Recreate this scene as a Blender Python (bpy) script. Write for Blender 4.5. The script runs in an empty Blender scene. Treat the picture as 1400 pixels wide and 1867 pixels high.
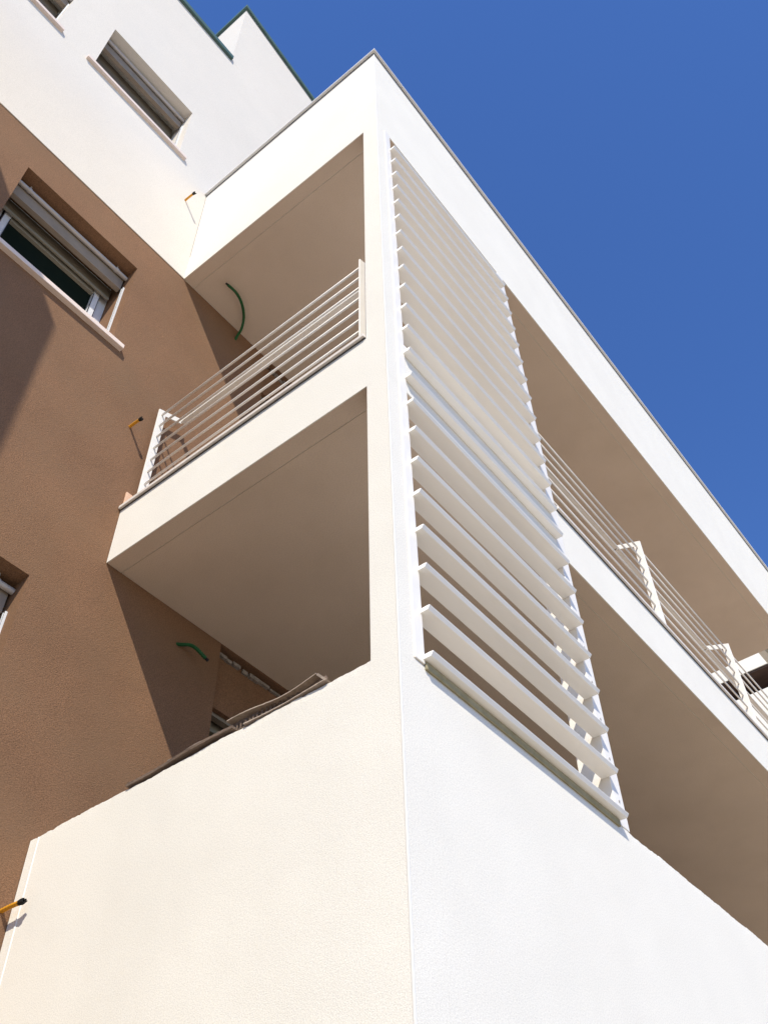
import bpy, bmesh, math, random
from mathutils import Vector, Matrix
random.seed(7)
S = bpy.context.scene
COL = S.collection
# ---------------------------------------------------------------- camera
cam_d = bpy.data.cameras.new('camera'); cam = bpy.data.objects.new('camera', cam_d); COL.objects.link(cam)
RT = (0.78259648868583, 0.62217104975341, -0.02111683559033915)
UP = (0.4743926147628212, -0.5740622495571415, 0.6673860806848518)
DR = (-0.40310592026798986, 0.5323116741929808, 0.7444124519127571)
CP = (1.45113, -1.97545, -3.68216)
cam.matrix_world = Matrix(((RT[0], UP[0], -DR[0], CP[0]), (RT[1], UP[1], -DR[1], CP[1]), (RT[2], UP[2], -DR[2], CP[2]), (0, 0, 0, 1)))
cam_d.sensor_fit = 'VERTICAL'; cam_d.sensor_height = 36.0; cam_d.lens = 33.954
cam_d.clip_start = 0.05; cam_d.clip_end = 2000
S.camera = cam
# ---------------------------------------------------------------- world, sun, exposure
SUN = Vector((1.0, -1.2, 1.65)).normalized()            # towards the sun
w = bpy.data.worlds.new('World'); S.world = w; w.use_nodes = True
nt = w.node_tree; nt.nodes.clear()
sky = nt.nodes.new('ShaderNodeTexSky'); sky.sky_type = 'NISHITA'; sky.sun_disc = False
sky.sun_elevation = math.asin(SUN.z); sky.sun_rotation = math.atan2(SUN.x, SUN.y)
sky.air_density = 1.05; sky.dust_density = 0.0; sky.ozone_density = 10.0; sky.altitude = 0
bg = nt.nodes.new('ShaderNodeBackground'); bg.inputs[1].default_value = 0.15
wo = nt.nodes.new('ShaderNodeOutputWorld')
hs = nt.nodes.new('ShaderNodeHueSaturation'); hs.inputs['Saturation'].default_value = 1.07; hs.inputs['Hue'].default_value = 0.508
nt.links.new(sky.outputs[0], hs.inputs['Color']); nt.links.new(hs.outputs[0], bg.inputs[0]); nt.links.new(bg.outputs[0], wo.inputs[0])
sd = bpy.data.lights.new('sun', 'SUN'); sd.energy = 4.2; sd.angle = math.radians(0.53); sd.color = (1.0, 0.935, 0.80)
so = bpy.data.objects.new('sun', sd); COL.objects.link(so)
so.rotation_euler = SUN.to_track_quat('Z', 'Y').to_euler(); so.location = (6, -8, 14)
S.view_settings.view_transform = 'Standard'; S.view_settings.look = 'None'
S.view_settings.gamma = 1.0; S.view_settings.use_curve_mapping = False
S.view_settings.exposure = 0.42
# ---------------------------------------------------------------- sizes (metres; z = 0 is the middle balcony soffit)
G = -5.28          # ground
L = 1.91           # balcony depth: the long wall stands at x = -L
PW = 0.12          # corner pillar
ZT, Z1, Z2, Z3, Z4 = 4.585, 3.10, 0.41, 0.0, -1.606
YE = 7.12          # far end of the balconies
# ---------------------------------------------------------------- materials
def mat(name, col, rough=0.85, var=0.06, vscale=6.0, grain=0.0, gscale=170.0, bump=0.0, bscale=170.0, metal=0.0, spec=0.3, stain=None, stretch=None, wave=None):
    m = bpy.data.materials.new(name); m.use_nodes = True
    n = m.node_tree.nodes; l = m.node_tree.links
    b = n['Principled BSDF']; b.inputs['Roughness'].default_value = rough; b.inputs['Metallic'].default_value = metal
    b.inputs['Specular IOR Level'].default_value = spec
    tc = n.new('ShaderNodeTexCoord'); src = tc.outputs['Object']
    if stretch:
        mp = n.new('ShaderNodeMapping'); mp.inputs['Scale'].default_value = stretch; l.new(src, mp.inputs[0]); src = mp.outputs[0]
    def noise(sc, det=4.0, ro=0.55):
        t = n.new('ShaderNodeTexNoise'); t.inputs['Scale'].default_value = sc; t.inputs['Detail'].default_value = det
        t.inputs['Roughness'].default_value = ro; l.new(src, t.inputs['Vector']); return t.outputs['Fac']
    def ramp(f, lo, hi, a, c):
        r = n.new('ShaderNodeMapRange'); r.inputs[1].default_value = lo; r.inputs[2].default_value = hi
        r.inputs[3].default_value = a; r.inputs[4].default_value = c; l.new(f, r.inputs[0]); return r.outputs[0]
    def mul(a, c):
        q = n.new('ShaderNodeMath'); q.operation = 'MULTIPLY'; l.new(a, q.inputs[0]); l.new(c, q.inputs[1]); return q.outputs[0]
    f = ramp(noise(vscale, 5.0), 0.3, 0.7, 1 - var, 1 + var)
    if grain:
        f = mul(f, ramp(noise(gscale, 3.0, 0.6), 0.33, 0.62, 1 - grain, 1 + grain * 0.35))
    mx = n.new('ShaderNodeVectorMath'); mx.operation = 'SCALE'; mx.inputs[0].default_value = col; l.new(f, mx.inputs['Scale'])
    out = mx.outputs[0]
    if stain:
        sc, scol, lo, hi, amt = stain
        k = ramp(noise(sc, 6.0, 0.65), lo, hi, 0.0, amt)
        cm = n.new('ShaderNodeMix'); cm.data_type = 'RGBA'; l.new(k, cm.inputs['Factor']); l.new(out, cm.inputs['A'])
        cm.inputs['B'].default_value = (*scol, 1); out = cm.outputs['Result']
    l.new(out, b.inputs['Base Color'])
    if bump:
        bp = n.new('ShaderNodeBump'); bp.inputs['Strength'].default_value = 1.0; bp.inputs['Distance'].default_value = bump
        l.new(noise(bscale, 3.0, 0.6), bp.inputs['Height'])
        if wave:                                                   # slow unevenness of a hand-floated wall
            b2 = n.new('ShaderNodeBump'); b2.inputs['Strength'].default_value = 1.0; b2.inputs['Distance'].default_value = wave[0]
            l.new(noise(wave[1], 2.0, 0.4), b2.inputs['Height']); l.new(b2.outputs[0], bp.inputs['Normal'])
        l.new(bp.outputs[0], b.inputs['Normal'])
    return m
M = {}
M['white'] = mat('white_plaster', (0.784, 0.751, 0.680), 0.9, 0.025, 2.2, 0.14, 190, 0.0010, 260, stain=(1.3, (0.70, 0.66, 0.59), 0.50, 0.8, 0.35), wave=(0.0016, 7.0))
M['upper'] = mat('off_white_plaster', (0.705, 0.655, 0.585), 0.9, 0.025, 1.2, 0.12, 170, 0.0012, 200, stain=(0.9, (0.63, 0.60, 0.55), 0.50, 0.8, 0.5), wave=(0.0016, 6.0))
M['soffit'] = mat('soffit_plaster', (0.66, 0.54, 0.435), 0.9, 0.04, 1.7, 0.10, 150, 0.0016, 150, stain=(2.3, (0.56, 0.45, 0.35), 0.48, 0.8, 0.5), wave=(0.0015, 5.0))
M['brown'] = mat('brown_plaster', (0.232, 0.124, 0.067), 0.92, 0.09, 2.2, 0.40, 165, 0.0036, 170, stain=(1.7, (0.200, 0.118, 0.066), 0.42, 0.7, 0.7), wave=(0.002, 6.0))
M['bead'] = mat('corner_bead_paint', (0.82, 0.80, 0.75), 0.6, 0.02, 9)
M['metal_white'] = mat('white_powder_coat', (0.81, 0.775, 0.72), 0.42, 0.03, 14, spec=0.4)
M['blade'] = mat('louver_coating', (0.87, 0.85, 0.81), 0.4, 0.03, 10, spec=0.45, stain=(9, (0.70, 0.67, 0.60), 0.55, 0.8, 0.35), stretch=(1, 0.25, 1))
M['moss'] = mat('stained_rail', (0.34, 0.30, 0.19), 0.8, 0.10, 6, 0.1, 60, stain=(5, (0.20, 0.17, 0.08), 0.42, 0.66, 0.7))
M['coping'] = mat('zinc_coping', (0.70, 0.69, 0.68), 0.5, 0.05, 5, metal=0.2)
M['coping_green'] = mat('green_coping', (0.07, 0.125, 0.11), 0.45, 0.12, 6)
M['dark'] = mat('shadow_line_dark', (0.09, 0.085, 0.08), 0.9)  # near-black for strips that stand for shadow lines under coping and edging
M['stone'] = mat('pale_stone', (0.68, 0.63, 0.58), 0.65, 0.06, 9, 0.06, 90)
M['sillstone'] = mat('sill_stone', (0.74, 0.62, 0.55), 0.6, 0.07, 8, 0.08, 80, stretch=(1, 0.3, 1))
M['screed'] = mat('grey_brown_screed', (0.15, 0.11, 0.08), 0.9, 0.1, 5)
M['tilefloor'] = mat('floor_tile', (0.34, 0.27, 0.21), 0.7, 0.08, 3)
M['skirt'] = mat('skirting_tile', (0.70, 0.46, 0.32), 0.5, 0.05, 9)
M['tube'] = mat('grey_tube', (0.46, 0.43, 0.41), 0.35, 0.08, 9, metal=0.2)
M['board'] = mat('shutter_box_board', (0.29, 0.24, 0.19), 0.6, 0.10, 7, stain=(5, (0.2, 0.17, 0.14), 0.5, 0.8, 0.5))
M['curtain'] = mat('shutter_slats', (0.17, 0.142, 0.105), 0.6, 0.10, 7)
M['frame'] = mat('window_frame_white', (0.72, 0.73, 0.74), 0.4, 0.05, 7)
M['frame_dark'] = mat('window_frame_beige', (0.27, 0.25, 0.20), 0.5, 0.05, 7)
M['black'] = mat('black_rubber', (0.015, 0.014, 0.013), 0.7)
M['yellow'] = mat('yellow_conduit', (0.62, 0.28, 0.02), 0.45, 0.12, 40)
M['green'] = mat('green_conduit', (0.010, 0.085, 0.022), 0.45, 0.2, 60)
M['mortar'] = mat('raw_mortar', (0.27, 0.24, 0.215), 0.95, 0.2, 40, 0.3, 60)
M['wood'] = mat('weathered_board', (0.20, 0.145, 0.11), 0.9, 0.2, 8, 0.25, 60, 0.002, 80, stain=(20, (0.10, 0.065, 0.05), 0.45, 0.7, 0.6), stretch=(1, 4, 4))
M['wood_edge'] = mat('pale_board_edge', (0.33, 0.265, 0.215), 0.9, 0.15, 18, 0.2, 70)
M['shutterwood'] = mat('dark_wood', (0.055, 0.032, 0.024), 0.7, 0.3, 6, stretch=(0.5, 1, 6))
M['ground'] = mat('dry_site_ground', (0.43, 0.365, 0.275), 0.95, 0.25, 0.6, 0.2, 25, 0.02, 12, stain=(0.25, (0.33, 0.28, 0.21), 0.45, 0.7, 0.7))
g = bpy.data.materials.new('window_glass'); g.use_nodes = True; gb = g.node_tree.nodes['Principled BSDF']
gb.inputs['Base Color'].default_value = (0.010, 0.016, 0.012, 1); gb.inputs['Roughness'].default_value = 0.08; gb.inputs['Specular IOR Level'].default_value = 0.02
M['glass'] = g
# ---------------------------------------------------------------- helpers
def box(bm, x0, x1, y0, y1, z0, z1):
    v = [bm.verts.new((x, y, z)) for x in (x0, x1) for y in (y0, y1) for z in (z0, z1)]
    for f in ((0, 1, 3, 2), (4, 6, 7, 5), (0, 4, 5, 1), (2, 3, 7, 6), (0, 2, 6, 4), (1, 5, 7, 3)):
        bm.faces.new([v[i] for i in f])
    return v
def prism(bm, poly, axis, a, b):
    """poly of 2-D points extruded along an axis ('x','y','z') from a to b."""
    def P(p, t):
        return {'x': (t, p[0], p[1]), 'y': (p[0], t, p[1]), 'z': (p[0], p[1], t)}[axis]
    A = [bm.verts.new(P(p, a)) for p in poly]; B = [bm.verts.new(P(p, b)) for p in poly]
    n = len(poly); bm.faces.new(A); bm.faces.new(B[::-1])
    for i in range(n):
        bm.faces.new((A[i], B[i], B[(i + 1) % n], A[(i + 1) % n]))
def tube(bm, pts, r, seg=8, cap=True):
    rings = []
    for i, p in enumerate(pts):
        p = Vector(p)
        d = (Vector(pts[min(i + 1, len(pts) - 1)]) - Vector(pts[max(i - 1, 0)])).normalized()
        u = d.cross(Vector((0.13, 0.29, 0.95))).normalized(); v = d.cross(u)
        rr = r[i] if isinstance(r, (list, tuple)) else r
        rings.append([bm.verts.new(p + rr * (math.cos(2 * math.pi * k / seg) * u + math.sin(2 * math.pi * k / seg) * v)) for k in range(seg)])
    for a, b in zip(rings, rings[1:]):
        for k in range(seg):
            bm.faces.new((a[k], a[(k + 1) % seg], b[(k + 1) % seg], b[k]))
    if cap:
        bm.faces.new(rings[0][::-1]); bm.faces.new(rings[-1])
def obj(name, bm, m, parent=None, bevel=0.0, smooth=False, loc=(0, 0, 0)):
    bmesh.ops.recalc_face_normals(bm, faces=bm.faces[:])
    if bevel:
        es = [e for e in bm.edges if len(e.link_faces) == 2 and e.calc_face_angle(0) > 0.5]
        bmesh.ops.bevel(bm, geom=es, offset=bevel, segments=2, profile=0.6, affect='EDGES', clamp_overlap=True)
    me = bpy.data.meshes.new(name); bm.to_mesh(me); bm.free(); me.materials.append(M[m])
    if smooth:
        for p in me.polygons: p.use_smooth = True
    o = bpy.data.objects.new(name, me); COL.objects.link(o); o.location = loc
    if parent: link(o, parent)
    return o
ROOT = {}
def link(o, parent):
    o.parent = parent
    p = parent; off = Vector((0, 0, 0))
    while p is not None:
        off = off + Vector(p.location); p = p.parent
        break
    o.matrix_parent_inverse = Matrix.Translation(-off) if parent.name in ROOT else Matrix.Identity(4)
def thing(name, label, cat, loc, group=None):
    o = bpy.data.objects.new(name, None); COL.objects.link(o); o.location = loc; o.empty_display_size = 0.2
    ROOT[o.name] = 1; o['label'] = label; o['category'] = cat
    if group: o['group'] = group
    return o
def tag(o, label, cat, group=None):
    o['label'] = label; o['category'] = cat
    if group: o['group'] = group
def share(name, src, parent, loc):
    o = bpy.data.objects.new(name, src.data); COL.objects.link(o); o.location = loc; link(o, parent); return o
# ---------------------------------------------------------------- ground
bm = bmesh.new()
N = 24
vs = [[bm.verts.new((-150 + 300 * i / N, -150 + 300 * j / N, G + (0.0 if abs(i - N / 2) < 3 else random.uniform(-0.1, 0.05)))) for j in range(N + 1)] for i in range(N + 1)]
for i in range(N):
    for j in range(N):
        bm.faces.new((vs[i][j], vs[i + 1][j], vs[i + 1][j + 1], vs[i][j + 1]))
o = obj('ground', bm, 'ground'); o['kind'] = 'structure'
# ================================================================ the apartment building
B = thing('apartment_building', 'tall white and brown plastered apartment building with projecting corner balconies', 'building', (-L, 2.0, G))
def wall_holes(name, m, xf, y0, y1, z0, z1, holes, depth, parent):
    ys = sorted({y0, y1, *[h[0] for h in holes], *[h[1] for h in holes]}); zs = sorted({z0, z1, *[h[2] for h in holes], *[h[3] for h in holes]})
    inside = lambda y, z: any(h[0] < y < h[1] and h[2] < z < h[3] for h in holes)
    bm = bmesh.new()
    for a, b in zip(ys, ys[1:]):
        for c, d in zip(zs, zs[1:]):
            if not inside((a + b) / 2, (c + d) / 2):
                bm.faces.new([bm.verts.new(p) for p in ((xf, a, c), (xf, b, c), (xf, b, d), (xf, a, d))])
    xb = xf - depth
    for a, b, c, d in holes:
        for p, q in (((a, c), (b, c)), ((b, c), (b, d)), ((b, d), (a, d)), ((a, d), (a, c))):
            bm.faces.new([bm.verts.new(v) for v in ((xf, *p), (xf, *q), (xb, *q), (xb, *p))])
    # back and rim so that the wall has thickness
    xb2 = xf - 0.42
    bm.faces.new([bm.verts.new(v) for v in ((xb2, y0, z0), (xb2, y0, z1), (xb2, y1, z1), (xb2, y1, z0))])
    for p, q in (((y0, z0), (y1, z0)), ((y1, z0), (y1, z1)), ((y1, z1), (y0, z1)), ((y0, z1), (y0, z0))):
        bm.faces.new([bm.verts.new(v) for v in ((xf, *p), (xf, *q), (xb2, *q), (xb2, *p))])
    bmesh.ops.remove_doubles(bm, verts=bm.verts[:], dist=1e-5)
    return obj(name, bm, m, parent)
WL, WR = -1.340, -0.382
DY0, DY1 = 0.862, 2.30
SILL, HEAD = 1.735, 2.705
WIN = [(WL, WR, SILL, HEAD), (WL, WR, SILL - 3.09, HEAD - 3.085), (WL, WR, SILL + 3.10, HEAD + 3.10), (-2.69, -1.735, SILL + 3.10, HEAD + 3.10)]
DOORS = [(DY0, DY1, -2.69, -0.004), (DY0 + 0.06, DY1, Z2 + 0.02, Z1 - 0.004)]
wall_holes('brown_wall', 'brown', -L, -10.0, 9.0, G - 0.3, Z1, [WIN[0], WIN[1]] + DOORS, 0.37, B)
# upper white wall, stepped parapet line
XU = -L + 0.006
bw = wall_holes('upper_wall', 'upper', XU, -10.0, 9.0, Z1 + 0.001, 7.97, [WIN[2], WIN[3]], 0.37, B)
bm = bmesh.new()                                                   # taller stair volume, its top falls to the right
TY = -0.150
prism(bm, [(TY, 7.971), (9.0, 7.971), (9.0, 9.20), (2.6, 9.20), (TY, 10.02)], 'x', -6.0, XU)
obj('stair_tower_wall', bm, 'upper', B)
def strip_yz(name, m, y0, z0, y1, z1, x0, x1, h, parent):
    bm = bmesh.new(); prism(bm, [(y0, z0), (y1, z1), (y1, z1 + h), (y0, z0 + h)], 'x', x0, x1)
    return obj(name, bm, m, parent, bevel=0.006)
strip_yz('roof_coping', 'coping_green', -10.0, 7.972, TY - 0.002, 7.972, XU - 0.4, XU + 0.035, 0.085, B)
strip_yz('roof_coping', 'coping_green', TY - 0.035, 10.02 + 0.012, 2.6, 9.21, -6.05, XU + 0.035, 0.085, B)
# ---- windows
def window(y0, y1, z0, z1, curtain, glass_open=True):
    xf = -L
    bm = bmesh.new()                                               # frame: outer and sash members
    xa, xb = xf - 0.335, xf - 0.275
    t = 0.065
    box(bm, xa, xb, y0 + 0.002, y0 + t, z0 + 0.002, z1 - 0.002); box(bm, xa, xb, y1 - t, y1 - 0.002, z0 + 0.002, z1 - 0.002)
    box(bm, xa, xb, y0 + t, y1 - t, z0 + 0.002, z0 + t); box(bm, xa, xb, y0 + t, y1 - t, z1 - 0.15, z1 - 0.002)
    s = 0.06; xs = xb + 0.022
    box(bm, xa + 0.01, xs, y0 + t + 0.012, y0 + t + s, z0 + t + 0.012, z1 - 0.16); box(bm, xa + 0.01, xs, y1 - t - s, y1 - t - 0.012, z0 + t + 0.012, z1 - 0.16)
    box(bm, xa + 0.01, xs, y0 + t + s, y1 - t - s, z0 + t + 0.012, z0 + t + s); 
    f = obj('window', bm, 'frame', B, bevel=0.003)
    bm = bmesh.new(); box(bm, xa + 0.01, xs - 0.001, y0 + t + s, y1 - t - s, z1 - 0.245, z1 - 0.16); obj('top_rail', bm, 'frame_dark', f, bevel=0.003)
    bm = bmesh.new(); box(bm, xa - 0.03, xs - 0.03, y0 + 0.04, y1 - 0.04, z0 + 0.03, z1 - 0.1)
    obj('pane', bm, 'glass', f)
    bm = bmesh.new()                                               # rubber seals round the sash
    bm.free()
    for yy in (y0 + t + 0.002, y1 - t - 0.010):
        bm = bmesh.new(); box(bm, xb + 0.0005, xb + 0.006, yy, yy + 0.008, z0 + t, z1 - 0.15); obj('seal', bm, 'black', f)
    for yy in (y0 + t + s - 0.004, y1 - t - s):
        bm = bmesh.new(); box(bm, xs + 0.0005, xs + 0.004, yy, yy + 0.005, z0 + t + s, z1 - 0.245); obj('seal', bm, 'black', f)
    bm = bmesh.new(); box(bm, xf - 0.37, xf + 0.038, y0 - 0.072, y1 + 0.075, z0 - 0.040, z0 + 0.0005)
    obj('sill', bm, 'sillstone', f, bevel=0.004)
    bm = bmesh.new(); box(bm, xf - 0.16, xf - 0.118, y0 + 0.012, y1 - 0.012, z1 - 0.185, z1 - 0.035)
    obj('shutter_box', bm, 'board', f, bevel=0.004)
    bm = bmesh.new(); tube(bm, [(xf - 0.098, y0 + 0.004, z1 - 0.055), (xf - 0.098, y1 - 0.004, z1 - 0.055)], 0.017, 14)
    for yy in (y0 + 0.10, y1 - 0.10):
        tube(bm, [(xf - 0.098, yy - 0.011, z1 - 0.055), (xf - 0.098, yy + 0.011, z1 - 0.055)], 0.0215, 14); box(bm, xf - 0.103, xf - 0.093, yy - 0.005, yy + 0.005, z1 - 0.04, z1)
    obj('blind_tube', bm, 'tube', f, smooth=False)
    bm = bmesh.new(); z = z1 - 0.10                                # rolled curtain slats
    while z > curtain:
        box(bm, xf - 0.234, xf - 0.225, y0 + 0.02, y1 - 0.02, z - 0.037, z); z -= 0.040
    obj('shutter_curtain', bm, 'curtain', f, bevel=0.002)
    bm = bmesh.new(); box(bm, xf - 0.237, xf - 0.220, y0 + 0.02, y1 - 0.02, curtain - 0.030, curtain - 0.006)
    obj('bottom_bar', bm, 'frame_dark', f, bevel=0.003)
    for yy, sg in ((y0, 1), (y1, -1)):
        bm = bmesh.new()
        a, b = sorted((yy + sg * 0.001, yy + sg * 0.012))
        box(bm, xf - 0.108, xf - 0.103, a, b, z0 + 0.001, z1 - 0.19); box(bm, xf - 0.091, xf - 0.084, a, b, z0 + 0.001, z1 - 0.19); box(bm, xf - 0.1029, xf - 0.0911, a, (a + b) / 2, z0 + 0.001, z1 - 0.19) if sg > 0 else box(bm, xf - 0.1029, xf - 0.0911, (a + b) / 2, b, z0 + 0.001, z1 - 0.19)
        gr = obj('guide_rail', bm, 'frame', f)
        bm = bmesh.new(); a, b = sorted((yy + sg * 0.001, yy + sg * 0.004)); box(bm, xf - 0.1027, xf - 0.0913, *((yy + 0.0067, yy + 0.008) if sg > 0 else (yy - 0.008, yy - 0.0067)), z0 + 0.001, z1 - 0.19)
        obj('guide_slot', bm, 'black', f)
    return f
window(*WIN[0], HEAD - 0.20); window(*WIN[1], HEAD - 3.085 - 0.20)
window(*WIN[2], SILL + 3.10 + 0.16); window(*WIN[3], SILL + 3.10 + 0.16)
# ---- balcony doors set back in the wall
for y0, y1, z0, z1 in DOORS:
    bm = bmesh.new(); box(bm, -L - 0.075, -L - 0.045, y0 + 0.002, y1 - 0.002, z1 - 0.40, z1 - 0.03)
    d = obj('door_lintel', bm, 'brown', B)
    bm = bmesh.new(); t = 0.09; xa, xb = -L - 0.22, -L - 0.16
    for a, b in ((y0 + 0.002, y0 + t), ((y0 + y1) / 2 - 0.06, (y0 + y1) / 2 + 0.06), (y1 - t, y1 - 0.002)): box(bm, xa, xb, a, b, z0 + 0.002, z1 - 0.002)
    box(bm, xa, xb, y0 + t, y1 - t, z0 + 0.002, z0 + 0.12); box(bm, xa, xb, y0 + t, y1 - t, z1 - 0.45, z1 - 0.002)
    dr = obj('balcony_door', bm, 'frame_dark', B, bevel=0.003)
    bm = bmesh.new(); box(bm, xa - 0.03, xa + 0.01, y0 + 0.05, y1 - 0.05, z0 + 0.05, z1 - 0.2); obj('pane', bm, 'glass', dr)
    bm = bmesh.new(); box(bm, -L - 0.12, -L - 0.080, y0 + 0.01, y1 - 0.01, z1 - 0.42, z1 - 0.03); obj('shutter_box', bm, 'board', dr)
    bm = bmesh.new(); yy = y0 + 0.004                              # crumbly unfinished strip under the soffit
    while yy < y1 - 0.06:
        ln = random.uniform(0.03, 0.09); h = random.uniform(0.002, 0.014)
        box(bm, -L - 0.044, -L - 0.012 - random.uniform(0, 0.02), yy, yy + ln, z1 - 0.045 - h, z1 - 0.030 - random.uniform(0, 0.01)); yy += ln + random.uniform(-0.004, 0.03)
    obj('raw_plaster_edge', bm, 'mortar', dr)['kind'] = 'stuff'
# ---- balcony slabs with drip grooves
def slab(name, z0, z1, notch):
    """edge band + soffit; the soffit has a 12 mm drip groove 10 cm in from each free side"""
    bm = bmesh.new(); zc = z0 + 0.004
    xs = -0.036 if notch else 0.0
    x0 = -L + 0.003
    box(bm, x0, xs, 0.0, YE, zc, z1)
    gx = -0.095
    if notch: box(bm, xs, 0.0, 1.562, YE, z0, z1); box(bm, xs, 0.0, 0.0, 0.080, z0 + 0.0004, z1)
    e = 0.006
    box(bm, x0, xs, 0.0, e, z0 - 0.0006, zc); box(bm, xs - e, xs, e, YE, z0 - 0.0006, zc)
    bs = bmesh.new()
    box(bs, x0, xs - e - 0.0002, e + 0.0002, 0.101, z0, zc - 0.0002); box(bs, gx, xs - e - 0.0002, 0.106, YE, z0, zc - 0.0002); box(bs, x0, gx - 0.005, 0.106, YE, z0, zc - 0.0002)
    # white arris along the free edges, the browner soffit starts a centimetre in
    o = obj(name, bm, 'white', B)
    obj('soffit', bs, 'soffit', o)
    return o
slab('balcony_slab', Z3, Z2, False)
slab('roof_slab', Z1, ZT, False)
bm = bmesh.new(); box(bm, -L + 0.003, -0.152, 0.152, YE, -3.05, -2.69); obj('balcony_floor', bm, 'screed', B)
bm = bmesh.new(); box(bm, -L + 0.004, -0.165, 0.165, YE, Z2 + 0.0005, Z2 + 0.027); obj('balcony_floor', bm, 'tilefloor', B)
bm = bmesh.new(); box(bm, -L + 0.004, -0.1715, 0.1505, 0.1705, -2.689, Z4 - 0.012); box(bm, -0.1705, -0.1505, 0.1510, YE, -2.689, Z4 - 0.012); obj('bounce_damping_lining', bm, 'brown', B)  # unseen brown boxes added so less light bounces up to the soffit
# ---- parapet (rough top edge), two faces round the corner
def rough_wall(name, a, b, side, z0, z1, th, m):
    """wall from a to b along x (side='A', face y=0) or y (side='B', face x=0) with an uneven top arris"""
    bm = bmesh.new(); n = int((b - a) / 0.012); rows = []
    h = 0.0
    for i in range(n + 1):
        t = a + (b - a) * i / n
        h = 0.82 * h + random.gauss(0, 0.0012); k = z1 + h + (random.uniform(-0.005, 0.002) if random.random() < 0.09 else 0)
        e = random.uniform(-0.0012, 0.0012)
        prof = [(0.0, z0), (0.0, z1 - 0.03), (0.0 + abs(e), k - 0.004), (0.005 + e, k), (th, z1 - 0.004), (th, z0)]
        rows.append([bm.verts.new((t, d, z) if side == 'A' else (-d, t, z)) for d, z in prof])
    for r, s in zip(rows, rows[1:]):
        for k in range(5): bm.faces.new((r[k], s[k], s[k + 1], r[k + 1]))
    bm.faces.new(rows[0]); bm.faces.new(rows[-1][::-1])
    return obj(name, bm, m, B)
rough_wall('parapet', -L + 0.003, -0.0002, 'A', G - 0.2, Z4, 0.15, 'white')
rough_wall('parapet', 0.1502, YE, 'B', G - 0.2, Z4, 0.15, 'white')
bm = bmesh.new(); box(bm, -0.15, -0.0001, 0.0003, 0.1501, G - 0.2, Z4 - 0.006); obj('parapet_corner', bm, 'white', B)
# ---- corner pillar
bm = bmesh.new(); box(bm, -PW, 0.0, 0.0, 0.080, Z4 - 0.03, Z3 + 0.0002); box(bm, -PW, 0.0, 0.0, 0.080, Z2 - 0.0002, Z1 + 0.0002); obj('corner_pillar', bm, 'white', B)
bm = bmesh.new()
prism(bm, [(-0.006, -0.0008), (-0.0015, -0.0022), (0.0014, -0.0018), (0.0022, 0.0012), (0.0008, 0.006), (-0.004, 0.006), (-0.006, 0.004)], 'z', G - 0.1, ZT - 0.002)
obj('corner_bead', bm, 'bead', B, smooth=False)
bm = bmesh.new(); prism(bm, [(-L + 0.052, -0.0015), (-L + 0.060, -0.0025), (-L + 0.064, 0.002), (-L + 0.052, 0.002)], 'z', G - 0.1, Z4 - 0.008); obj('stop_bead', bm, 'bead', B)
# ---- roof coping of the balcony block
bm = bmesh.new(); box(bm, -L + 0.01, 0.004, -0.004, YE, ZT + 0.0005, ZT + 0.010); box(bm, -0.15, 0.004, YE, 9.6, ZT + 0.0005, ZT + 0.010); obj('coping_shadow_strip', bm, 'dark', B)  # dark strip drawn in as the shadow line below the coping
bm = bmesh.new(); box(bm, -L + 0.008, 0.026, -0.026, 0.35, ZT + 0.0102, ZT + 0.030); obj('roof_coping', bm, 'coping', B, bevel=0.004)
bm = bmesh.new(); box(bm, -0.35, 0.026, 0.353, 9.62, ZT + 0.0102, ZT + 0.030); obj('roof_coping', bm, 'coping', B, bevel=0.004)
bm = bmesh.new(); box(bm, -L + 0.0066, -L + 0.0100, -0.0012, 0.002, 3.45, ZT - 0.01); obj('wall_joint', bm, 'mortar', B)
# ---- stone floor edging over the slab band
bm = bmesh.new(); box(bm, -L + 0.004, -PW - 0.002, -0.006, 0.16, Z2 + 0.0005, Z2 + 0.006); box(bm, -0.12, 0.006, 1.565, YE, Z2 + 0.0005, Z2 + 0.006); obj('edging_shadow_strip', bm, 'dark', B)  # drip shadow under the edging, built as a dark strip
bm = bmesh.new(); box(bm, -L + 0.004, -PW - 0.004, -0.019, 0.16, Z2 + 0.0062, Z2 + 0.029); obj('floor_edging', bm, 'stone', B, bevel=0.003)
bm = bmesh.new(); box(bm, -0.16, 0.019, 1.566, YE, Z2 + 0.0062, Z2 + 0.029); obj('floor_edging', bm, 'stone', B, bevel=0.003)
bm = bmesh.new(); box(bm, -L + 0.001, -L + 0.013, 0.002, 0.855, Z2 + 0.03, Z2 + 0.165); obj('skirting', bm, 'skirt', B, bevel=0.002)
# ---- beam running on past the end of the balcony roof
bm = bmesh.new(); box(bm, -0.345, -0.275, YE + 0.0005, 9.6, Z1 + 0.002, Z1 + 0.28); obj('roof_beam', bm, 'white', B)
bm = bmesh.new(); box(bm, -0.15, 0.0, YE + 0.0005, 9.6, Z1, ZT); obj('roof_fascia', bm, 'white', B)
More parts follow.
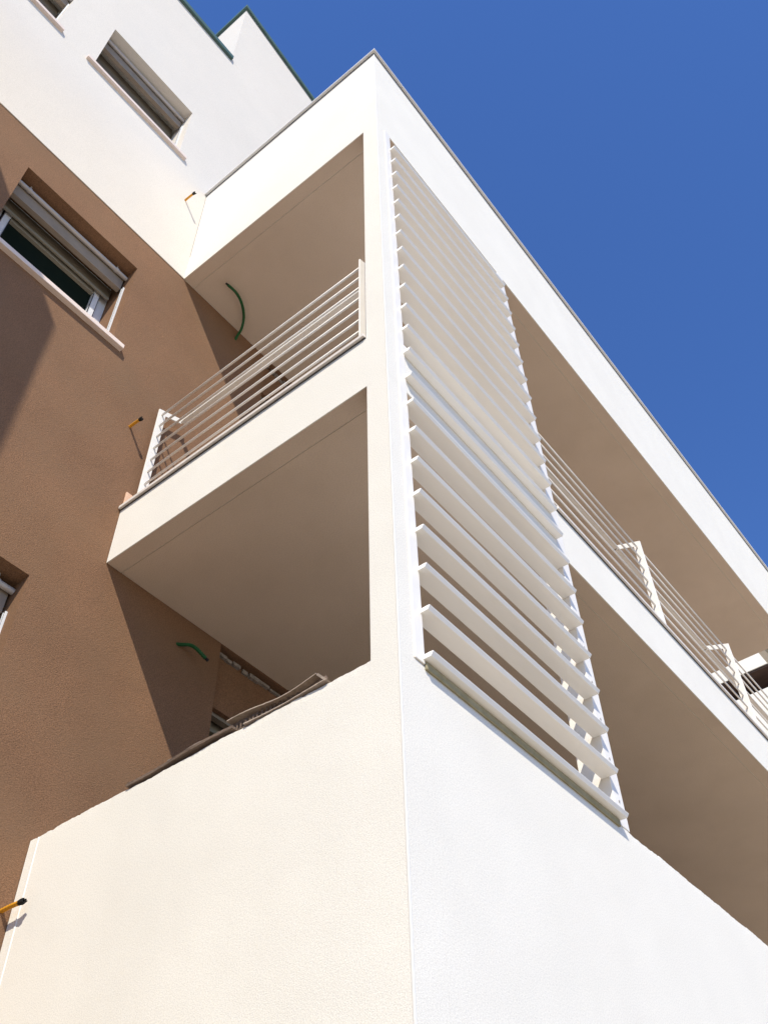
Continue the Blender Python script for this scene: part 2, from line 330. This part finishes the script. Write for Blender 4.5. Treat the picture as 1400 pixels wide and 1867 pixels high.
# ---- the twin balcony block nearer the street, outside the picture: it throws the shadow on the brown wall
YN = -3.04
for nm, z0, z1 in (('roof_slab', Z1, ZT), ('balcony_slab', Z3, Z2), ('balcony_slab', -3.0, -2.69)):
    bm = bmesh.new(); box(bm, -L + 0.007, 0.0, -9.5, YN, z0, z1); obj(nm, bm, 'white', B)
bm = bmesh.new(); box(bm, -PW, 0.0, YN - 0.12, YN, Z3 + 0.41, Z1); box(bm, -PW, 0.0, YN - 0.12, YN, Z4, Z3); obj('corner_pillar', bm, 'white', B)
bm = bmesh.new(); box(bm, -0.15, 0.0, -9.5, YN, G - 0.1, Z4); box(bm, -L + 0.003, -0.1502, YN - 0.15, YN, G - 0.1, Z4); obj('parapet', bm, 'white', B)
# ================================================================ louver screen on the corner
V = thing('louver_screen', 'tall white metal louver screen of horizontal slats beside the corner pillar', 'louver screen', (-0.05, 0.8, Z4))
NB, PITCH, ZB = 22, 0.2105, -1.5905
bm = bmesh.new(); box(bm, -0.110, 0.006, 0.0825, 0.137, Z4 - 0.001, Z1 - 0.001); obj('post', bm, 'metal_white', V, bevel=0.003)
bm = bmesh.new(); box(bm, -0.136, 0.0015, 1.476, 1.5605, Z4 + 0.002, Z1 - 0.001); obj('post', bm, 'metal_white', V, bevel=0.003)
def blade_mesh(xi):
    bm = bmesh.new()
    prism(bm, [(xi, 0.001), (0.0385, -0.001), (0.0402, 0.0003), (0.0486, 0.0138), (0.0488, 0.0157), (0.0465, 0.0172), (0.032, 0.0182), (xi, 0.0162)], 'y', 0.1265, 1.4745)
    return bm
blade0 = obj('blade', blade_mesh(-0.034), 'blade', V, loc=(0, 0, ZB)); blade1 = None
for k in range(1, NB):
    z = ZB + PITCH * k + random.uniform(-0.0015, 0.0015)
    if k in (8, 9):                                                # cut short where the balcony slab stands behind
        if blade1 is None: blade1 = obj('blade', blade_mesh(0.0012), 'blade', V, loc=(0, 0, z))
        else: share('blade', blade1, V, (0, 0, z))
    else: share('blade', blade0, V, (0, 0, z))
bm = bmesh.new(); box(bm, 0.0005, 0.011, 0.139, 1.462, Z4 - 0.020, ZB - 0.003); obj('bottom_rail', bm, 'moss', V, bevel=0.004)
# small end screws on the right post
for k in range(NB):
    bm = bmesh.new(); tube(bm, [(0.0, 1.517, ZB + PITCH * k - 0.10), (0.0045, 1.517, ZB + PITCH * k - 0.10)], 0.006, 8)
    if k > 0: obj('screw', bm, 'tube', V)
    else: bm.free()
# ================================================================ railings
def plate_profile(d=0.0, h=0.0):
    return [(0.047 + d, Z2 + 0.0295), (0.104 + d, Z2 + 0.0295), (0.104 + d, 1.376 + h), (0.228 + d, 1.430 + h), (0.254 + d, 1.462 + h), (0.254 + d, 1.483 + h), (0.049 + d, 1.403 + h)]
RODZ = [1.360 - 0.1140 * i for i in range(7)]
def rail_A():
    T = thing('balcony_railing', 'short white metal railing on the left end of the middle balcony', 'railing', (-1.0, 0.08, Z2), 'middle balcony railings')
    for x in (-1.855, -0.197):
        bm = bmesh.new(); prism(bm, plate_profile(), 'x', x - 0.010, x); obj('post', bm, 'metal_white', T, bevel=0.0015)
    bm = bmesh.new(); tube(bm, [(-1.855, 0, 0), (-0.207, 0, 0)], 0.0072, 8); r0 = None
    for z in RODZ:
        if r0 is None: r0 = obj('rod', bm, 'metal_white', T, loc=(0, 0.076, z), smooth=True)
        else: share('rod', r0, T, (0, 0.076, z))
    bm = bmesh.new(); box(bm, -1.8545, -0.2075, 0.221, 0.262, 1.442, 1.460); obj('handrail', bm, 'metal_white', T, bevel=0.003)
def rail_B():
    T = thing('balcony_railing', 'long white metal railing along the middle balcony, running right from the louver screen', 'railing', (-0.07, 4.3, Z2), 'middle balcony railings')
    ys = [1.552, 3.065, 4.56, 6.06, 7.09]
    for y in ys[1:]:
        bm = bmesh.new(); prism(bm, [(-t, z) for t, z in plate_profile(-0.014, -0.008)], 'y', y, y + 0.010); obj('post', bm, 'metal_white', T, bevel=0.0015)
    for a, b in zip(ys, ys[1:]):
        bm = bmesh.new(); tube(bm, [(0, a + 0.010, 0), (0, b, 0)], 0.0072, 8); r0 = None
        for z in RODZ:
            if r0 is None: r0 = obj('rod', bm, 'metal_white', T, loc=(-0.066, 0, z - 0.016), smooth=True)
            else: share('rod', r0, T, (-0.066, 0, z - 0.016))
    for a, b in zip(ys, ys[1:]):
        bm = bmesh.new(); box(bm, -0.250, -0.209, a + 0.0105, b - 0.0005, 1.434, 1.452); obj('handrail', bm, 'metal_white', T, bevel=0.003)
rail_A(); rail_B()
# ================================================================ conduits left sticking out of the walls
def curve_pts(ps, n=8):
    out = []; P = [Vector(p) for p in ps]; P = [2 * P[0] - P[1]] + P + [2 * P[-1] - P[-2]]
    for i in range(1, len(P) - 2):
        for k in range(n):
            t = k / n; a, b, c, d = P[i - 1:i + 3]
            out.append(0.5 * ((2 * b) + (c - a) * t + (2 * a - 5 * b + 4 * c - d) * t * t + (3 * b - a - 3 * c + d) * t ** 3))
    return out + [P[-2]]
def stub(label, y, z, ln, droop, grp):
    T = thing('conduit_stub', label, 'conduit', (-L, y, z), grp)
    p = [(-L - 0.02, y, z), (-L + ln * 0.4, y + 0.001, z + 0.001), (-L + ln * 0.83, y + 0.003, z - droop)]
    cp = curve_pts(p, 9)
    bm = bmesh.new(); tube(bm, cp, [0.0100 if k % 2 else 0.0088 for k in range(len(cp))], 10); obj('sleeve', bm, 'yellow', T)
    e = Vector(p[-1]); bm = bmesh.new()
    for k in range(7):
        a = 2 * math.pi * k / 7; o = Vector((0, math.cos(a) * 0.006, math.sin(a) * 0.006))
        t = e + Vector((ln * 0.19 * random.uniform(0.5, 1.05), 0.002, -droop * 0.3)) + o * random.uniform(1.0, 1.8)
        tube(bm, [e - Vector((0.006, 0, 0)) + o, (e + o * 1.5 + t) / 2, t], [0.0045, 0.005, 0.0028], 6)
    tube(bm, [e - Vector((0.01, 0, 0)), e + Vector((ln * 0.06, 0, 0))], 0.0104, 8)
    obj('taped_end', bm, 'black', T)
stub('yellow conduit stub with black end on the brown wall left of the short railing', -0.090, 1.113, 0.112, 0.0, 'yellow conduit stubs')
stub('yellow conduit stub on the white upper wall near the end of the balcony roof', -0.186, 4.19, 0.125, 0.0, 'yellow conduit stubs')
stub('frayed yellow conduit stub low on the brown wall beside the parapet end', -0.040, -1.918, 0.135, 0.0, 'yellow conduit stubs')
def green(label, ps):
    T = thing('green_conduit', label, 'conduit', ps[0], 'green conduits')
    c = curve_pts(ps, 16)
    bm = bmesh.new(); tube(bm, c[:-2], [0.0118 if k % 2 else 0.0098 for k in range(len(c) - 2)], 10); obj('corrugated_hose', bm, 'green', T)
    bm = bmesh.new(); tube(bm, [c[-3], c[-1] + (c[-1] - c[-3]) * 0.3], 0.0085, 8); obj('open_end', bm, 'black', T)
green('long curved green conduit hanging under the balcony roof, above the short railing', [(-L - 0.02, 0.588, 2.945), (-L + 0.02, 0.582, 2.99), (-1.84, 0.574, 3.04), (-1.77, 0.521, 3.078), (-1.69, 0.42, 3.05), (-1.66, 0.326, 3.057), (-1.66, 0.219, 3.052)])
green('short green conduit stub in the dark shade under the middle balcony', [(-L - 0.02, 0.54, -0.20), (-1.90, 0.565, -0.203), (-1.85, 0.617, -0.21), (-1.81, 0.696, -0.278)])
# ================================================================ boards lying on the parapet
T = thing('weathered_board', 'warped weathered brown channel board lying on the parapet near the corner pillar', 'board', (-0.54, 0.03, Z4), 'boards on the parapet')
def channel(name, m, prof, a, b, zf, yf, n, parent):
    bm = bmesh.new(); rows = []
    for i in range(n + 1):
        t = i / n; x = a + (b - a) * t
        rows.append([bm.verts.new((x + random.uniform(-.001, .001), p[0] + yf(t), p[1] + zf(t, p) + random.uniform(-.0008, .0008))) for p in prof])
    k = len(prof)
    for r, s in zip(rows, rows[1:]):
        for j in range(k): bm.faces.new((r[j], s[j], s[(j + 1) % k], r[(j + 1) % k]))
    bm.faces.new(rows[0]); bm.faces.new(rows[-1][::-1])
    return obj(name, bm, m, parent)
wz = lambda t, p: (0.010 * math.sin(6.0 * t + 0.6) - 0.004 * t) * (1 if p[1] > 0.03 else 0.25)
wy = lambda t: 0.004 + 0.006 * math.sin(4 * t)
tf = channel('top_flange', 'wood_edge', [(-0.016, 0.050), (-0.014, 0.056), (0.075, 0.058), (0.075, 0.050)], -0.788, -0.352, lambda t, p: Z4 + wz(t, p), wy, 36, T)
wb = channel('web', 'wood', [(0.012, 0.010), (0.012, 0.0495), (0.024, 0.0495), (0.024, 0.010)], -0.782, -0.330, lambda t, p: Z4 + wz(t, p), wy, 30, T)
bf = channel('bottom_flange', 'wood_edge', [(-0.014, 0.003), (-0.012, 0.0095), (0.07, 0.0095), (0.07, 0.003)], -0.70, -0.315, lambda t, p: Z4 + 0.001, wy, 30, T)
bm = bmesh.new(); prism(bm, [(-0.352, Z4 + 0.046), (-0.345, Z4 + 0.052), (-0.304, Z4 + 0.006), (-0.313, Z4 + 0.003)], 'y', -0.012, 0.06); obj('end_flange', bm, 'wood_edge', T)
bm = bmesh.new()
for k in range(16):
    x = -0.775 + k * 0.0205 + random.uniform(-0.004, 0.004); box(bm, x, x + random.uniform(0.004, 0.009), 0.009, 0.0118, Z4 + 0.012, Z4 + 0.047)
obj('ribs', bm, 'wood', T)['kind'] = 'stuff'
T = thing('thin_board', 'long thin weathered board lying flat along the parapet top at the left', 'board', (-1.05, 0.03, Z4), 'boards on the parapet')
channel('plank', 'wood', [(-0.010, 0.003), (-0.012, 0.013), (0.07, 0.013), (0.07, 0.003)], -1.322, -0.76, lambda t, p: Z4 + 0.001 + 0.014 * t, lambda t: 0.004 * math.sin(7 * t), 40, T)
channel('plank', 'wood_edge', [(-0.006, 0.0135), (-0.008, 0.020), (0.06, 0.020), (0.06, 0.0135)], -1.10, -0.83, lambda t, p: Z4 + 0.008 + 0.007 * t, lambda t: 0.003 * math.sin(9 * t), 24, T)
# ================================================================ the white wing seen past the end of the balcony
NBR = thing('white_house_wing', 'distant sunlit white house wall with a dark recessed loggia, beyond the balcony end', 'building', (-3.0, 11.5, G))
YF = 11.0
bm = bmesh.new()
xs = [-7.0, -5.0, 0.6, 2.0]; zs = [G - 0.2, 5.352, 5.752, 7.4]
box(bm, -7, 2, YF, YF + 4, G - 0.2, 5.352); box(bm, -7, 2, YF, YF + 4, 5.752, 7.4); box(bm, -7, -5, YF, YF + 4, 5.352, 5.752); box(bm, 0.6, 2, YF, YF + 4, 5.352, 5.752)
obj('wall', bm, 'white', NBR)
bm = bmesh.new()
for k in range(14):
    x = -5 + k * 0.4; box(bm, x + 0.005, x + 0.395, YF + 0.9, YF + 0.95, 5.354, 5.75)
lg = obj('loggia_back', bm, 'shutterwood', NBR)
bm = bmesh.new(); box(bm, -4.999, 0.599, YF + 0.02, YF + 0.9, 5.72, 5.7505); obj('loggia_ceiling', bm, 'shutterwood', NBR)
